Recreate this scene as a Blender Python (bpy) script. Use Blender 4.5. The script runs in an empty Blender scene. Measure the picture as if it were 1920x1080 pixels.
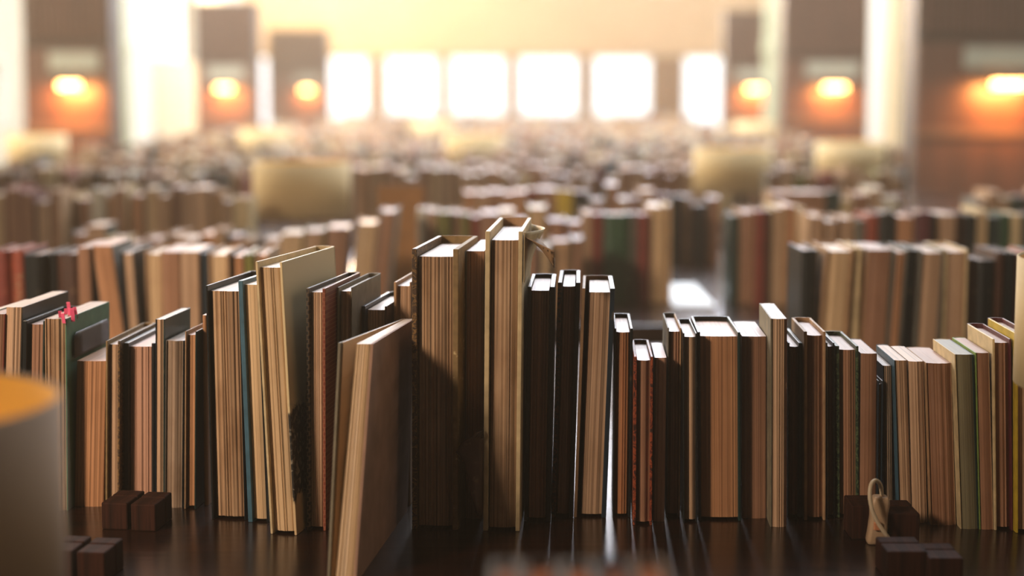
import bpy, bmesh, math, random
from mathutils import Vector
R = random.Random(7)
COL = bpy.context.scene.collection
SC = bpy.context.scene
F = 3200.0                       # focal length in pixels of the 1920 wide frame (60 mm)
PITCH = math.atan(365/F)
CZ = 1.185                       # eye height
TZ = 0.75                        # table height

# ---------------------------------------------------------------- helpers
def ray(px, py):
    a = (px-960)/F; b = (540-py)/F
    return (a, math.cos(PITCH)+b*math.sin(PITCH), -math.sin(PITCH)+b*math.cos(PITCH))
def plane(px, py, z):
    d = ray(px, py); k = (z-CZ)/d[2]
    return Vector((d[0]*k, d[1]*k))
def at(px, py, Y):
    d = ray(px, py); k = Y/d[1]
    return Vector((d[0]*k, Y, CZ+d[2]*k))
def lin(h):
    h = h.lstrip('#'); out = []
    for i in (0, 2, 4):
        v = int(h[i:i+2], 16)/255
        out.append(v/12.92 if v <= .04045 else ((v+.055)/1.055)**2.4)
    return tuple(out)+(1,)

def tag(o, label=None, cat=None, group=None, kind=None):
    if label: o['label'] = label
    if cat: o['category'] = cat
    if group: o['group'] = group
    if kind: o['kind'] = kind
    return o
def empty(name, loc, rz=0):
    o = bpy.data.objects.new(name, None); COL.objects.link(o)
    o.empty_display_size = .05
    o.location = loc; o.rotation_euler = (0, 0, rz); return o
class MB:
    def __init__(s): s.bm = bmesh.new(); s.uv = s.bm.loops.layers.uv.new('UVMap')
    def face(s, pts, mi=0, uv=None, smooth=False):
        vs = [s.bm.verts.new(p) for p in pts]
        f = s.bm.faces.new(vs); f.material_index = mi; f.smooth = smooth
        if uv:
            for l, u in zip(f.loops, uv): l[s.uv].uv = u
        return f
    def box(s, x0, x1, y0, y1, z0, z1, mi=0):
        p = [(x, y, z) for z in (z0, z1) for y in (y0, y1) for x in (x0, x1)]
        vs = [s.bm.verts.new(q) for q in p]
        for idx in ((0, 2, 3, 1), (4, 5, 7, 6), (0, 1, 5, 4), (2, 6, 7, 3), (0, 4, 6, 2), (1, 3, 7, 5)):
            f = s.bm.faces.new([vs[i] for i in idx]); f.material_index = mi
            n = idx
            for l in f.loops:
                c = l.vert.co
                if idx in ((0, 1, 5, 4), (2, 6, 7, 3)): l[s.uv].uv = (c.x, c.z)
                elif idx in ((0, 4, 6, 2), (1, 3, 7, 5)): l[s.uv].uv = (c.y, c.z)
                else: l[s.uv].uv = (c.x, c.y)
    def prism(s, outline, levels, sx=lambda z: 0.0, sy=lambda z: 0.0, mi=0, uoff=0.0, ztop=None, smooth_side=False):
        """outline: ccw (x,y) list; levels: z list; sx,sy shift by height"""
        rings = []
        for k, z in enumerate(levels):
            r = []
            for i, (x, y) in enumerate(outline):
                zz = z
                if k == len(levels)-1 and ztop: zz = z+ztop[i]
                r.append(s.bm.verts.new((x+sx(z), y+sy(z), zz)))
            rings.append(r)
        n = len(outline)
        per = [0.0]
        for i in range(n):
            a = outline[i]; b = outline[(i+1) % n]
            per.append(per[-1]+math.hypot(b[0]-a[0], b[1]-a[1]))
        for k in range(len(levels)-1):
            for i in range(n):
                j = (i+1) % n
                f = s.bm.faces.new((rings[k][i], rings[k][j], rings[k+1][j], rings[k+1][i]))
                f.material_index = mi; f.smooth = smooth_side
                us = (outline[i][0], outline[j][0], outline[j][0], outline[i][0])
                if abs(us[0]-us[1]) < 1e-4:
                    us = (outline[i][1]+.5, outline[j][1]+.5, outline[j][1]+.5, outline[i][1]+.5)
                zs = (levels[k], levels[k], levels[k+1], levels[k+1])
                for l, u, z in zip(f.loops, us, zs): l[s.uv].uv = (u+uoff, z)
        for ring, rev in ((rings[0], True), (rings[-1], False)):
            vs = list(reversed(ring)) if rev else ring
            f = s.bm.faces.new(vs); f.material_index = mi
            idx = list(range(n)); idx = list(reversed(idx)) if rev else idx
            for l, i in zip(f.loops, idx): l[s.uv].uv = (outline[i][0]+uoff, outline[i][1]*.3+.21)
    def tube(s, pts, r, seg=10, mi=0, caps=True):
        pts = [Vector(p) for p in pts]; rings = []
        ref = Vector((0, 0, 1))
        for i, p in enumerate(pts):
            t = (pts[min(i+1, len(pts)-1)]-pts[max(i-1, 0)]).normalized()
            a = t.cross(ref)
            if a.length < .05: a = t.cross(Vector((0, 1, 0)))
            a.normalize(); b = t.cross(a).normalized()
            rr = r[i] if isinstance(r, (list, tuple)) else r
            rings.append([s.bm.verts.new(p+a*rr*math.cos(q*2*math.pi/seg)+b*rr*math.sin(q*2*math.pi/seg)) for q in range(seg)])
        for k in range(len(rings)-1):
            for q in range(seg):
                f = s.bm.faces.new((rings[k][q], rings[k][(q+1) % seg], rings[k+1][(q+1) % seg], rings[k+1][q]))
                f.smooth = True; f.material_index = mi
        if caps:
            s.bm.faces.new(list(reversed(rings[0]))); s.bm.faces.new(rings[-1])
    def lathe(s, prof, seg=40, closed=True, mi=0):
        rings = [[s.bm.verts.new((r*math.cos(q*2*math.pi/seg), r*math.sin(q*2*math.pi/seg), z)) for q in range(seg)] for r, z in prof]
        m = len(rings)
        for k in range(m if closed else m-1):
            a = rings[k]; b = rings[(k+1) % m]
            for q in range(seg):
                f = s.bm.faces.new((a[q], a[(q+1) % seg], b[(q+1) % seg], b[q])); f.smooth = True; f.material_index = mi
    def build(s, name, mats, parent=None, bevel=0, segs=2):
        bmesh.ops.recalc_face_normals(s.bm, faces=s.bm.faces)
        me = bpy.data.meshes.new(name); s.bm.to_mesh(me); s.bm.free()
        for m in (mats if isinstance(mats, (list, tuple)) else [mats]): me.materials.append(m)
        o = bpy.data.objects.new(name, me); COL.objects.link(o)
        if parent: o.parent = parent
        if bevel:
            md = o.modifiers.new('edge', 'BEVEL'); md.width = bevel; md.segments = segs; md.limit_method = 'ANGLE'; md.angle_limit = math.radians(50)
        return o

# ---------------------------------------------------------------- materials
class NT:
    def __init__(s, name):
        s.m = bpy.data.materials.new(name); s.m.use_nodes = True
        s.t = s.m.node_tree; s.b = s.t.nodes['Principled BSDF']
    def n(s, ty, **kw):
        o = s.t.nodes.new(ty)
        for k, v in kw.items():
            if k in o.inputs.keys(): o.inputs[k].default_value = v
            else: setattr(o, k, v)
        return o
    def l(s, a, b): s.t.links.new(a, b)
    def ramp(s, fac, stops):
        r = s.t.nodes.new('ShaderNodeValToRGB'); s.l(fac, r.inputs[0])
        e = r.color_ramp.elements
        while len(e) < len(stops): e.new(.5)
        for q, (p, c) in zip(e, stops): q.position = p; q.color = c
        return r.outputs[0]
def mul(c, k): return (min(1, c[0]*k), min(1, c[1]*k), min(1, c[2]*k), 1)
def mixc(a, b, t): return tuple(a[i]*(1-t)+b[i]*t for i in range(3))+(1,)

def pages(name, col, contrast=.5, fine=700, rough=.42, warm=0, worn=.35):
    """edges of a block of paper leaves: streaks along the leaves, mottled ageing"""
    c = lin(col); g = NT(name)
    tc = g.n('ShaderNodeTexCoord'); oi = g.n('ShaderNodeObjectInfo')
    sep = g.n('ShaderNodeSeparateXYZ'); g.l(tc.outputs['UV'], sep.inputs[0])
    ad = g.n('ShaderNodeMath', operation='MULTIPLY_ADD'); g.l(oi.outputs['Random'], ad.inputs[0]); ad.inputs[1].default_value = 7.3; g.l(sep.outputs[0], ad.inputs[2])
    def noise(ku, kv, det=2.0):
        a = g.n('ShaderNodeMath', operation='MULTIPLY'); g.l(ad.outputs[0], a.inputs[0]); a.inputs[1].default_value = ku
        b = g.n('ShaderNodeMath', operation='MULTIPLY'); g.l(sep.outputs[1], b.inputs[0]); b.inputs[1].default_value = kv
        cmb = g.n('ShaderNodeCombineXYZ'); g.l(a.outputs[0], cmb.inputs[0]); g.l(b.outputs[0], cmb.inputs[1])
        t = g.n('ShaderNodeTexNoise', Scale=1.0, Detail=det); g.l(cmb.outputs[0], t.inputs['Vector']); return t.outputs['Fac']
    n1 = noise(fine*1.25, 3.0); n2 = noise(fine*.28, 1.6); n3 = noise(28, 14, 4.0); n4 = noise(fine*.07, .9)
    dark = mul(c, 1-contrast*.65); lite = mul(c, 1+contrast*.35)
    r1 = g.ramp(n1, [(.36, dark), (.47, c), (.62, lite)])
    r2 = g.ramp(n2, [(.38, mul(mixc(c, (.2, .1, .05, 1), .3), .75)), (.52, (1, 1, 1, 1))])
    r4 = g.ramp(n4, [(.35, (.72, .68, .66, 1)), (.6, (1, 1, 1, 1))])
    m1 = g.n('ShaderNodeMix', data_type='RGBA', blend_type='MULTIPLY'); m1.inputs[0].default_value = min(1, contrast*.45)
    g.l(r1, m1.inputs[6]); g.l(r2, m1.inputs[7])
    m2 = g.n('ShaderNodeMix', data_type='RGBA', blend_type='MULTIPLY'); m2.inputs[0].default_value = min(1, contrast*.7)
    g.l(m1.outputs[2], m2.inputs[6]); g.l(r4, m2.inputs[7])
    r3 = g.ramp(n3, [(.32, (.62, .54, .47, 1)), (.55, (1, 1, 1, 1))])
    m3 = g.n('ShaderNodeMix', data_type='RGBA', blend_type='MULTIPLY'); m3.inputs[0].default_value = worn
    g.l(m2.outputs[2], m3.inputs[6]); g.l(r3, m3.inputs[7])
    g.l(m3.outputs[2], g.b.inputs['Base Color'])
    g.b.inputs['Roughness'].default_value = rough
    bp = g.n('ShaderNodeBump', Strength=.45, Distance=.0006); g.l(n1, bp.inputs['Height']); g.l(bp.outputs[0], g.b.inputs['Normal'])
    return g.m

def cloth(name, col, rough=.55, wear=.25, wearcol='#b79a72', scale=60, spec=.5):
    """plain book board or paper cover with scuffing"""
    c = lin(col); g = NT(name)
    tc = g.n('ShaderNodeTexCoord')
    t = g.n('ShaderNodeTexNoise', Scale=scale, Detail=6.0); g.l(tc.outputs['Object'], t.inputs['Vector'])
    t2 = g.n('ShaderNodeTexNoise', Scale=scale*.2, Detail=3.0); g.l(tc.outputs['Object'], t2.inputs['Vector'])
    r = g.ramp(t.outputs['Fac'], [(.30, mul(c, .75)), (.55, c), (.66, mul(c, 1.12)), (.74, mixc(c, lin(wearcol), wear))])
    r2 = g.ramp(t2.outputs['Fac'], [(.35, (.8, .8, .8, 1)), (.6, (1, 1, 1, 1))])
    m = g.n('ShaderNodeMix', data_type='RGBA', blend_type='MULTIPLY'); m.inputs[0].default_value = .6
    g.l(r, m.inputs[6]); g.l(r2, m.inputs[7]); g.l(m.outputs[2], g.b.inputs['Base Color'])
    g.b.inputs['Roughness'].default_value = rough
    g.b.inputs['Specular IOR Level'].default_value = spec
    t3 = g.n('ShaderNodeTexNoise', Scale=900.0, Detail=1.0); g.l(tc.outputs['Object'], t3.inputs['Vector'])
    bp = g.n('ShaderNodeBump', Strength=.2, Distance=.0004); g.l(t3.outputs['Fac'], bp.inputs['Height']); g.l(bp.outputs[0], g.b.inputs['Normal'])
    return g.m
def patterned(name, c1, c2, c3, kind='marble', scale=90):
    g = NT(name); tc = g.n('ShaderNodeTexCoord')
    if kind == 'marble':
        n = g.n('ShaderNodeTexNoise', Scale=scale, Detail=4.0, Distortion=2.5); g.l(tc.outputs['Object'], n.inputs['Vector'])
        col = g.ramp(n.outputs['Fac'], [(.38, lin(c1)), (.48, lin(c2)), (.53, lin(c1)), (.62, lin(c3))])
    elif kind == 'weave':      # small running blocks, like a woven or tooled edge
        mp = g.n('ShaderNodeMapping'); g.l(tc.outputs['UV'], mp.inputs[0])
        b = g.n('ShaderNodeTexBrick', Scale=1.0); g.l(mp.outputs[0], b.inputs[0])
        b.inputs['Color1'].default_value = lin(c1); b.inputs['Color2'].default_value = lin(c2); b.inputs['Mortar'].default_value = lin(c3)
        b.inputs['Brick Width'].default_value = .0035; b.inputs['Row Height'].default_value = .0042
        b.inputs['Mortar Size'].default_value = .00055
        col = b.outputs[0]
    elif kind == 'jacket':     # pale at the top, dark photographic band low down
        sp = g.n('ShaderNodeSeparateXYZ'); g.l(tc.outputs['Object'], sp.inputs[0])
        n = g.n('ShaderNodeTexNoise', Scale=70.0, Detail=5.0, Distortion=.6); g.l(tc.outputs['Object'], n.inputs['Vector'])
        a = g.n('ShaderNodeMath', operation='MULTIPLY_ADD'); g.l(n.outputs['Fac'], a.inputs[0]); a.inputs[1].default_value = .05; g.l(sp.outputs[2], a.inputs[2])
        base = g.ramp(a.outputs[0], [(0.0, lin(c3)), (.060, lin(c3)), (.066, lin(c2)), (.150, lin(c2)), (.158, lin(c1))])
        n2 = g.n('ShaderNodeTexNoise', Scale=120.0, Detail=6.0, Distortion=1.0); g.l(tc.outputs['Object'], n2.inputs['Vector'])
        det = g.ramp(n2.outputs['Fac'], [(.52, (0, 0, 0, 1)), (.62, (.5, .42, .3, 1))])
        msk = g.ramp(a.outputs[0], [(.060, (0, 0, 0, 1)), (.075, (1, 1, 1, 1)), (.135, (1, 1, 1, 1)), (.15, (0, 0, 0, 1))])
        mx = g.n('ShaderNodeMix', data_type='RGBA', blend_type='MULTIPLY'); mx.inputs[0].default_value = 1
        g.l(det, mx.inputs[6]); g.l(msk, mx.inputs[7])
        ad = g.n('ShaderNodeMix', data_type='RGBA', blend_type='ADD'); ad.inputs[0].default_value = .5
        g.l(base, ad.inputs[6]); g.l(mx.outputs[2], ad.inputs[7]); col = ad.outputs[2]
    g.l(col, g.b.inputs['Base Color']); g.b.inputs['Roughness'].default_value = .5
    return g.m
def wood(name, col, col2, rough=.25, sc=(2, 60, 60), bump=.15, coat=0):
    g = NT(name); tc = g.n('ShaderNodeTexCoord'); mp = g.n('ShaderNodeMapping')
    mp.inputs['Scale'].default_value = sc; g.l(tc.outputs['Object'], mp.inputs[0])
    n = g.n('ShaderNodeTexNoise', Scale=1.0, Detail=7.0, Distortion=.4); g.l(mp.outputs[0], n.inputs['Vector'])
    c = g.ramp(n.outputs['Fac'], [(.35, lin(col)), (.65, lin(col2))]); g.l(c, g.b.inputs['Base Color'])
    g.b.inputs['Roughness'].default_value = rough; g.b.inputs['Coat Weight'].default_value = coat
    bp = g.n('ShaderNodeBump', Strength=bump, Distance=.001); g.l(n.outputs['Fac'], bp.inputs['Height']); g.l(bp.outputs[0], g.b.inputs['Normal'])
    return g.m
def plain(name, col, rough=.6, metal=0, noise=.12, scale=8, emit=None, es=0):
    c = lin(col); g = NT(name); tc = g.n('ShaderNodeTexCoord')
    n = g.n('ShaderNodeTexNoise', Scale=scale, Detail=4.0); g.l(tc.outputs['Object'], n.inputs['Vector'])
    r = g.ramp(n.outputs['Fac'], [(.3, mul(c, 1-noise)), (.7, mul(c, 1+noise))]); g.l(r, g.b.inputs['Base Color'])
    g.b.inputs['Roughness'].default_value = rough; g.b.inputs['Metallic'].default_value = metal
    if emit:
        g.b.inputs['Emission Color'].default_value = lin(emit); g.b.inputs['Emission Strength'].default_value = es
    return g.m

P_TAN = pages('paper_tan', '#b9987b', .5)
P_OLD = pages('paper_old_ragged', '#a98a6c', .75, 420, worn=.8)
P_PALE = pages('paper_pale', '#ccae88', .42)
P_ORANGE = pages('paper_orange_brown', '#b7855f', .42, 500)
P_PINK = pages('paper_smooth_pinkish', '#b88d76', .12, 900, worn=.2)
P_BROWN = pages('paper_brown', '#997159', .5)
P_GREY = pages('paper_grey_brown', '#9a8470', .55, 500, worn=.9)
P_RUST = pages('paper_rust', '#a8724c', .4)
P_SMOOTH = pages('paper_brown_smooth', '#997056', .2, 800, worn=.5)
P_GREEN = pages('paper_green_grey', '#777057', .35, 600)
P_AMBER = pages('paper_amber', '#c8713c', .2, 300, rough=.95); P_AMBER.node_tree.nodes['Principled BSDF'].inputs['Specular IOR Level'].default_value = .1
PG = dict(amber=P_AMBER, tan=P_TAN, old=P_OLD, pale=P_PALE, orange=P_ORANGE, pink=P_PINK, brown=P_BROWN, grey=P_GREY, rust=P_RUST, smooth=P_SMOOTH, green=P_GREEN)
CV = dict(
    black=cloth('cover_black', '#0d1417', .35, .12), teal=cloth('cover_dark_teal', '#12302f', .4, .12),
    green=cloth('cover_green', '#3f6a52', .5, .15), cream=cloth('cover_cream', '#cdb78e', .55, .2), grey=cloth('cover_grey', '#6b675e', .55, .3),
    tan=cloth('cover_tan', '#a98562', .6, .4), worn=cloth('cover_worn_board', '#8a7048', .7, .9, '#d6bd8c', 120), blue=cloth('cover_blue', '#3e6377', .4, .25),
    navy=cloth('cover_navy', '#1b2b38', .35, .2), brown=cloth('cover_brown', '#46291c', .5, .3), red=cloth('cover_red', '#7c2f24', .5, .2),
    burgundy=cloth('cover_burgundy', '#571b25', .5, .1), yellow=cloth('cover_yellow', '#c2a52c', .5, .1), palegreen=cloth('cover_pale_green', '#7e9a4c', .5, .15),
    olive=cloth('cover_olive', '#6c6a2c', .5, .1), whitish=cloth('cover_whitish', '#cfcdc0', .5, .15), orange=cloth('cover_orange_red', '#93402a', .5, .1),
    pinktan=cloth('cover_pinkish_board', '#a5806c', .75, .15, scale=25), greybrown=cloth('cover_grey_brown', '#7d7460', .6, .5),
    marble=patterned('cover_brown_marbled', '#2b1d14', '#8d6a3c', '#4b3624'), redmarble=patterned('cover_red_marbled', '#5a1c10', '#a8502c', '#2a120c'),
    greenmarble=patterned('cover_green_marbled', '#12231c', '#5a6b48', '#20382c'), weave=patterned('cover_red_woven', '#6e2c1c', '#7a3422', '#8a553a', 'weave'),
    darkweave=patterned('cover_dark_woven', '#17181a', '#1d1b1a', '#5a4c3c', 'weave'), jacket=patterned('jacket_picture', '#d2bd92', '#191410', '#c9ab82', 'jacket'),
    darkred=patterned('cover_black_gold_flecked', '#0d0f10', '#5a2c14', '#141312'),
)
TAB = plain('pink_film', '#e0577d', .4)
WOOD_TABLE = wood('dark_table_wood', '#140a07', '#2a150d', .22, (2.5, 70, 70), .25)
WOOD_BLOCK = wood('block_wood', '#22110b', '#3a1e14', .8, (300, 18, 10), .3)
WOOD_BLOCK.node_tree.nodes['Principled BSDF'].inputs['Specular IOR Level'].default_value = .15
WOOD_CASE = wood('bookcase_wood', '#40261a', '#573424', .45, (30, 30, 2), .1)
WOOD_CASE_D = wood('bookcase_wood_dark', '#1d1411', '#2e1e17', .5, (30, 30, 2), .1)
FLOOR = wood('floor_wood', '#2b1a12', '#4a2d1e', .4, (20, 2, 20), .1)
WALLM = plain('cream_plaster', '#cdae88', .8, scale=1.2, noise=.06)
WALLD = plain('brown_pier_plaster', '#6e4622', .8, scale=2)
WALLW = plain('pale_plaster', '#cfc9b4', .8, scale=1.2, noise=.06)
WHITE = plain('white_paint', '#e4e4da', .6, noise=.03)
SHADE = plain('shade_fabric', '#c9b083', .85, noise=.05, scale=200)
SHADE_IN = plain('shade_lining', '#e0a23c', .8, noise=.03)
METAL = plain('lamp_metal', '#6d6a62', .35, metal=.8, noise=.03)
BEIGE = plain('beige_plastic', '#b79a7c', .4, noise=.03)
CORDM = plain('cord_plastic', '#c7b59a', .45, noise=.03)
BULB = plain('bulb_warm', '#ffd9a0', .4, emit='#ffb869', es=22)
BULB_OFF = plain('bulb_frosted', '#e8dcc4', .4)
HOLDER = plain('holder_pale', '#8a8a7a', .5)
PATCH_WHITE = plain('white_patch', '#dfe4e6', .5)
gl = NT('window_glass'); gl.b.inputs['Base Color'].default_value = (1, 1, 1, 1); gl.b.inputs['Roughness'].default_value = 0
gl.b.inputs['Transmission Weight'].default_value = 1; gl.b.inputs['IOR'].default_value = 1.02; GLASS = gl.m

# ---------------------------------------------------------------- the front row
YAW = [(-80, 4), (130, 4), (200, 3), (370, 6), (395, 9), (530, 11), (600, 8), (700, 7.5), (780, 6.5), (900, 4.5), (985, 2.5), (1200, 2.5), (1900, 2.2)]
def yaw_at(x):
    for (a, ya), (b, yb) in zip(YAW, YAW[1:]):
        if x <= b: return ya+(yb-ya)*max(0, (x-a))/(b-a)
    return YAW[-1][1]
SIG = dict(kind='hard', cl='black', cr=None, wl=5, wr=5, gl_=0, gr=0, pg='tan', depth=None, yaw=None,
         bulge=.002, taper=.95, rise=.0045, over=.005, spine=None, group='books in the front row', bow=0.0, rag=.0006, name='book')
def geom(label, xt, yt, xb, yb, *pos, **kw):
    a = dict(SIG); a.update(zip(SIG, pos)); a.update(kw); yaw = a['yaw']; depth = a['depth']
    M = plane((xb[0]+xb[1])/2, yb, TZ)
    psi = math.radians(yaw_at((xt[0]+xt[1])/2) if yaw is None else yaw)
    u = Vector((math.cos(psi), -math.sin(psi)))     # across the book; backs swing to +x for positive psi
    v = Vector((math.sin(psi), math.cos(psi)))
    def hit(px, py, base):
        d = ray(px, py); r = d[0]/d[1]               # (base+s*u).x = r*(base+s*u).y
        return (r*base.y-base.x)/(u.x-r*u.y)
    s0 = hit(xb[0], yb, M); s1 = hit(xb[1], yb, M)
    d = ray((xt[0]+xt[1])/2, yt); h = CZ+d[2]/d[1]*M.y-TZ
    s2 = hit(xt[0], yt, M); s3 = hit(xt[1], yt, M)
    t = ((s1-s0)+(s3-s2))/2-.0004
    c0 = (s0+s1)/2; sh = ((s2+s3)/2-c0)/h
    org = M+u*c0
    if depth is None: depth = min(.165, max(.105, h*.62))
    tp = (1-a['taper'])*t/2
    sx = lambda z: sh*z + a['bow']*math.sin(math.pi*min(1, z/h))
    return dict(u=u, v=v, org=org, h=h, t=t, sh=sh, sx=sx, depth=depth, psi=psi, m=M.y/F, trim=[0, tp, 0, tp])
def book(g, label, xt, yt, xb, yb, *pos, **kw):
    a = dict(SIG); a.update(zip(SIG, pos)); a.update(kw)
    kind, cl, cr, wl, wr, gl_, gr, pg = (a[q] for q in ('kind', 'cl', 'cr', 'wl', 'wr', 'gl_', 'gr', 'pg'))
    bulge, rise, over, spine, group, rag, name = (a[q] for q in ('bulge', 'rise', 'over', 'spine', 'group', 'rag', 'name'))
    cr = cr or cl; spine = spine or cl
    org, psi, h, t, sx, depth, m2 = (g[q] for q in ('org', 'psi', 'h', 't', 'sx', 'depth', 'm'))
    def W(x, y):      # narrow a point of the plan towards the trimmed sides
        L = side(g, False, y); Rr = side(g, True, y); return (L+(x+t/2)/t*(Rr-L), y)
    root = empty(name, (org.x, org.y, TZ), -psi)
    tag(root, label, 'book', group)
    if kind == 'hard':
        tl, tr = wl*m2, wr*m2; tl = max(.0016, min(tl, .006)); tr = max(.0016, min(tr, .006))
        al, ar = -t/2+tl+gl_*m2, t/2-tr-gr*m2
        y0 = over; zb = .003
    else:
        tl = wl*m2 if wl else .0004; tr = wr*m2 if wr else .0004; tl = min(tl, .0015); tr = min(tr, .0015)
        al, ar = -t/2+tl+gl_*m2, t/2-tr-gr*m2
        y0 = 0.0005; zb = 0.0
        rise = .0003
    # page block: many leaf packets across the fore edge
    nx = max(8, int((ar-al)/.0013)); front = []; rr = random.Random(len(label)*31+int(xt[0]))
    for i in range(nx+1):
        q = i/nx; x = al+(ar-al)*q
        y = y0+.0015-bulge*(1-(2*q-1)**2)+rr.uniform(-1, 1)*rag
        front.append((x, y))
    yb_ = depth-.006
    back = []
    nb = 6
    for i in range(nb+1):
        q = i/nb; x = (ar-(ar-al)*q); back.append((x, yb_+.003*math.sin(math.pi*q)))
    out = [W(*p) for p in front+back]
    zt = None
    mb = MB(); lv = [zb, h*.25, h*.5, h*.75, h]
    mb.prism(out, lv, sx=sx, ztop=zt)
    blk = mb.build('page_block', PG[pg], root)
    top = h+rise if kind == 'hard' else h+.0002
    zl = [0.0001, h*.25, h*.5, h*.75, top]
    def board(x0, x1, mat, y1=depth-.004):
        b = MB()
        b.prism([W(x0, 0), W(x1, 0), W(x1, y1), W(x0, y1)], zl, sx=sx)
        return b.build('cover_board' if kind == 'hard' else 'paper_cover', CV[mat], root, bevel=.0006 if kind == 'hard' else 0)
    if kind == 'hard' or wl: bl = board(-t/2, -t/2+tl, cl)
    else: bl = None
    if kind == 'hard' or wr: br = board(t/2-tr, t/2, cr)
    else: br = None
    # spine at the back: curved strip between the boards
    if kind == 'hard' or bl or br:
        ins = [], []
        o_, i_ = [], []
        th = .002 if kind == 'hard' else .0006
        for i in range(9):
            q = i/8; x = -t/2+t*q; y = depth-.004+.004*math.sin(math.pi*q)
            x = W(x, depth-.004)[0]; o_.append((x, y+th)); i_.append((x, y))
        b = MB(); b.prism(i_+list(reversed(o_)), zl, sx=sx)
        b.build('spine', CV[spine], root)
    return root

SPECS = []
def bk(*a, mark=None, **k): SPECS.append((a, k, mark))
bk('green-topped paperback at the far left edge, mostly out of frame', (-40, -24), 588, (-48, -32), 950, 'soft', wl=0, wr=1, cr='green', pg='tan', yaw=6, depth=.13)
bk('narrow brown-paged book with a red edge at the far left edge', (-22, 10), 589, (-30, 0), 950, 'soft', wl=0, wr=1, cr='red', pg='brown', depth=.10)
bk('tan-paged paperback with glossy black back cover, left of the pink-tabbed book', (10, 43), 576, (0, 34), 950, 'soft', wl=0, wr=2, cr='black', pg='tan', depth=.15)
bk('dark green-black hardcover between the glossy black paperback and the pink-tabbed book', (44, 82), 609, (36, 80), 952, 'hard', 'black', 'teal', 8, 2, 4, 0, pg='brown', bulge=.003)
bk('thick ragged paperback with green cover and pink page markers on top', (83, 129), 598, (88, 130), 957, 'soft', wl=2, wr=3, cl='tan', cr='green', pg='old', depth=.152, rag=.0009, mark='tab')
bk('plain orange-brown paged book with no visible cover, beneath the green pink-tabbed one', (141, 197), 677, (133, 195), 950, 'soft', wl=0, wr=0, pg='orange', depth=.11, rag=.0003)
bk('old book with worn tan board and brown pages, left of the black-bound pinkish one', (198, 228), 647, (197, 227), 951, 'hard', 'worn', 'marble', 4, 5, pg='tan', depth=.145)
bk('black-bound hardcover with smooth pinkish page edges', (229, 289), 651, (228, 291), 947, 'hard', 'black', 'black', 14, 6, pg='pink', depth=.14)
bk('slim tall paperback with dark blue-green side standing above its neighbours', (290, 310), 599, (292, 307), 950, 'soft', wl=1, wr=2, cl='navy', cr='teal', pg='tan', yaw=5.5, depth=.10)
bk('aged grey-brown paged book right of the slim dark-sided paperback', (311, 345), 639, (308, 343), 952, 'soft', wl=1, wr=2, cl='grey', cr='black', pg='grey', rag=.0009)
bk('thin book with orange-tan pages and a green back cover', (347, 373), 629, (345, 372), 955, 'hard', 'tan', 'teal', 3, 3, 0, 1, pg='orange', depth=.10)
bk('narrow orange sliver of a book squeezed before the big dark hardcover', (376, 386), 591, (376, 393), 947, 'soft', wl=0, wr=0, pg='orange', rag=.0002, depth=.1)
bk('thick dark hardcover with ragged grey-brown page edges at the row centre-left', (386, 450), 547, (396, 462), 975, 'hard', 'black', 'black', 4, 1, 2, 0, pg='old', rag=.001, yaw=9, rise=.006)
bk('blue hardcover with yellowish pages tucked beside the tall cream-jacketed book', (448, 483), 535, (463, 505), 980, 'hard', 'blue', 'black', 9, 2, 0, 0, pg='pale', rag=.0003, depth=.13)
bk('tall cream-jacketed hardcover with dark picture low on its jacket', (480, 539), 503, (506, 568), 1003, 'hard', 'cream', 'jacket', 6, 6, 1, 3, pg='pale', depth=.178, yaw=12.5, bulge=.003, rise=.006)
bk('brown-paged hardcover with dark textured front board and red woven back board', (561, 622), 549, (567, 619), 995, 'hard', 'darkweave', 'weave', 9, 9, 0, 0, pg='tan', depth=.155, yaw=8)
bk('pale worn grey-edged hardcover right of the red woven board', (623, 668), 547, (621, 668), 976, 'hard', 'greybrown', 'greybrown', 5, 2, 3, 0, pg='tan', depth=.14, yaw=8)
bk('short blue-black hardcover half hidden behind the leaning open book', (669, 726), 582, (672, 726), 958, 'hard', 'navy', 'brown', 8, 5, 3, 1, pg='tan', depth=.13, yaw=7.5)
bk('small pale-topped book between the dark-topped hardcover and the big old tome', (738, 771), 537, (737, 769), 948, 'hard', 'tan', 'tan', 5, 1, pg='tan', depth=.12, yaw=7)
bk('big old tome with frayed marbled boards and broad brown page block', (772, 866), 482, (772, 865), 993, 'hard', 'marble', 'worn', 10, 11, 3, 1, pg='old', depth=.16, yaw=6.5, rise=.008, rag=.0008, spine='worn')
bk('dark recessed book with plain page edges between the two tall tomes', (867, 909), 471, (866, 905), 972, 'soft', wl=1, wr=0, cl='grey', pg='brown', depth=.14, yaw=5, rag=.0003)
bk('tallest book of the front row, in a torn cream dust jacket', (910, 980), 451, (905, 975), 996, 'hard', 'cream', 'cream', 9, 8, 2, 1, pg='old', depth=.19, yaw=3.5, bulge=.003, rise=.009, rag=.0005, spine='tan', mark='tall')
bk('black hardcover directly right of the torn-jacketed tallest book', (988, 1042), 546, (983, 1033), 978, 'hard', 'black', 'black', 7, 9, 0, 2, pg='brown', depth=.125)
bk('black and gold-flecked hardcover, middle one of the three black books', (1043, 1090), 538, (1034, 1074), 970, 'hard', 'darkred', 'black', 8, 8, 2, 2, pg='brown', depth=.125, bulge=.003)
bk('hardcover with one tan board and one blue-black board, right of the three dark ones', (1091, 1153), 549, (1075, 1137), 971, 'hard', 'tan', 'navy', 6, 9, 8, 0, pg='tan', depth=.125)
bk('short rust-paged book in a black cover after the gap with light behind', (1153, 1186), 624, (1147, 1184), 970, 'hard', 'black', 'black', 3, 5, 1, 1, pg='rust', depth=.12, bulge=.003)
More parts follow.
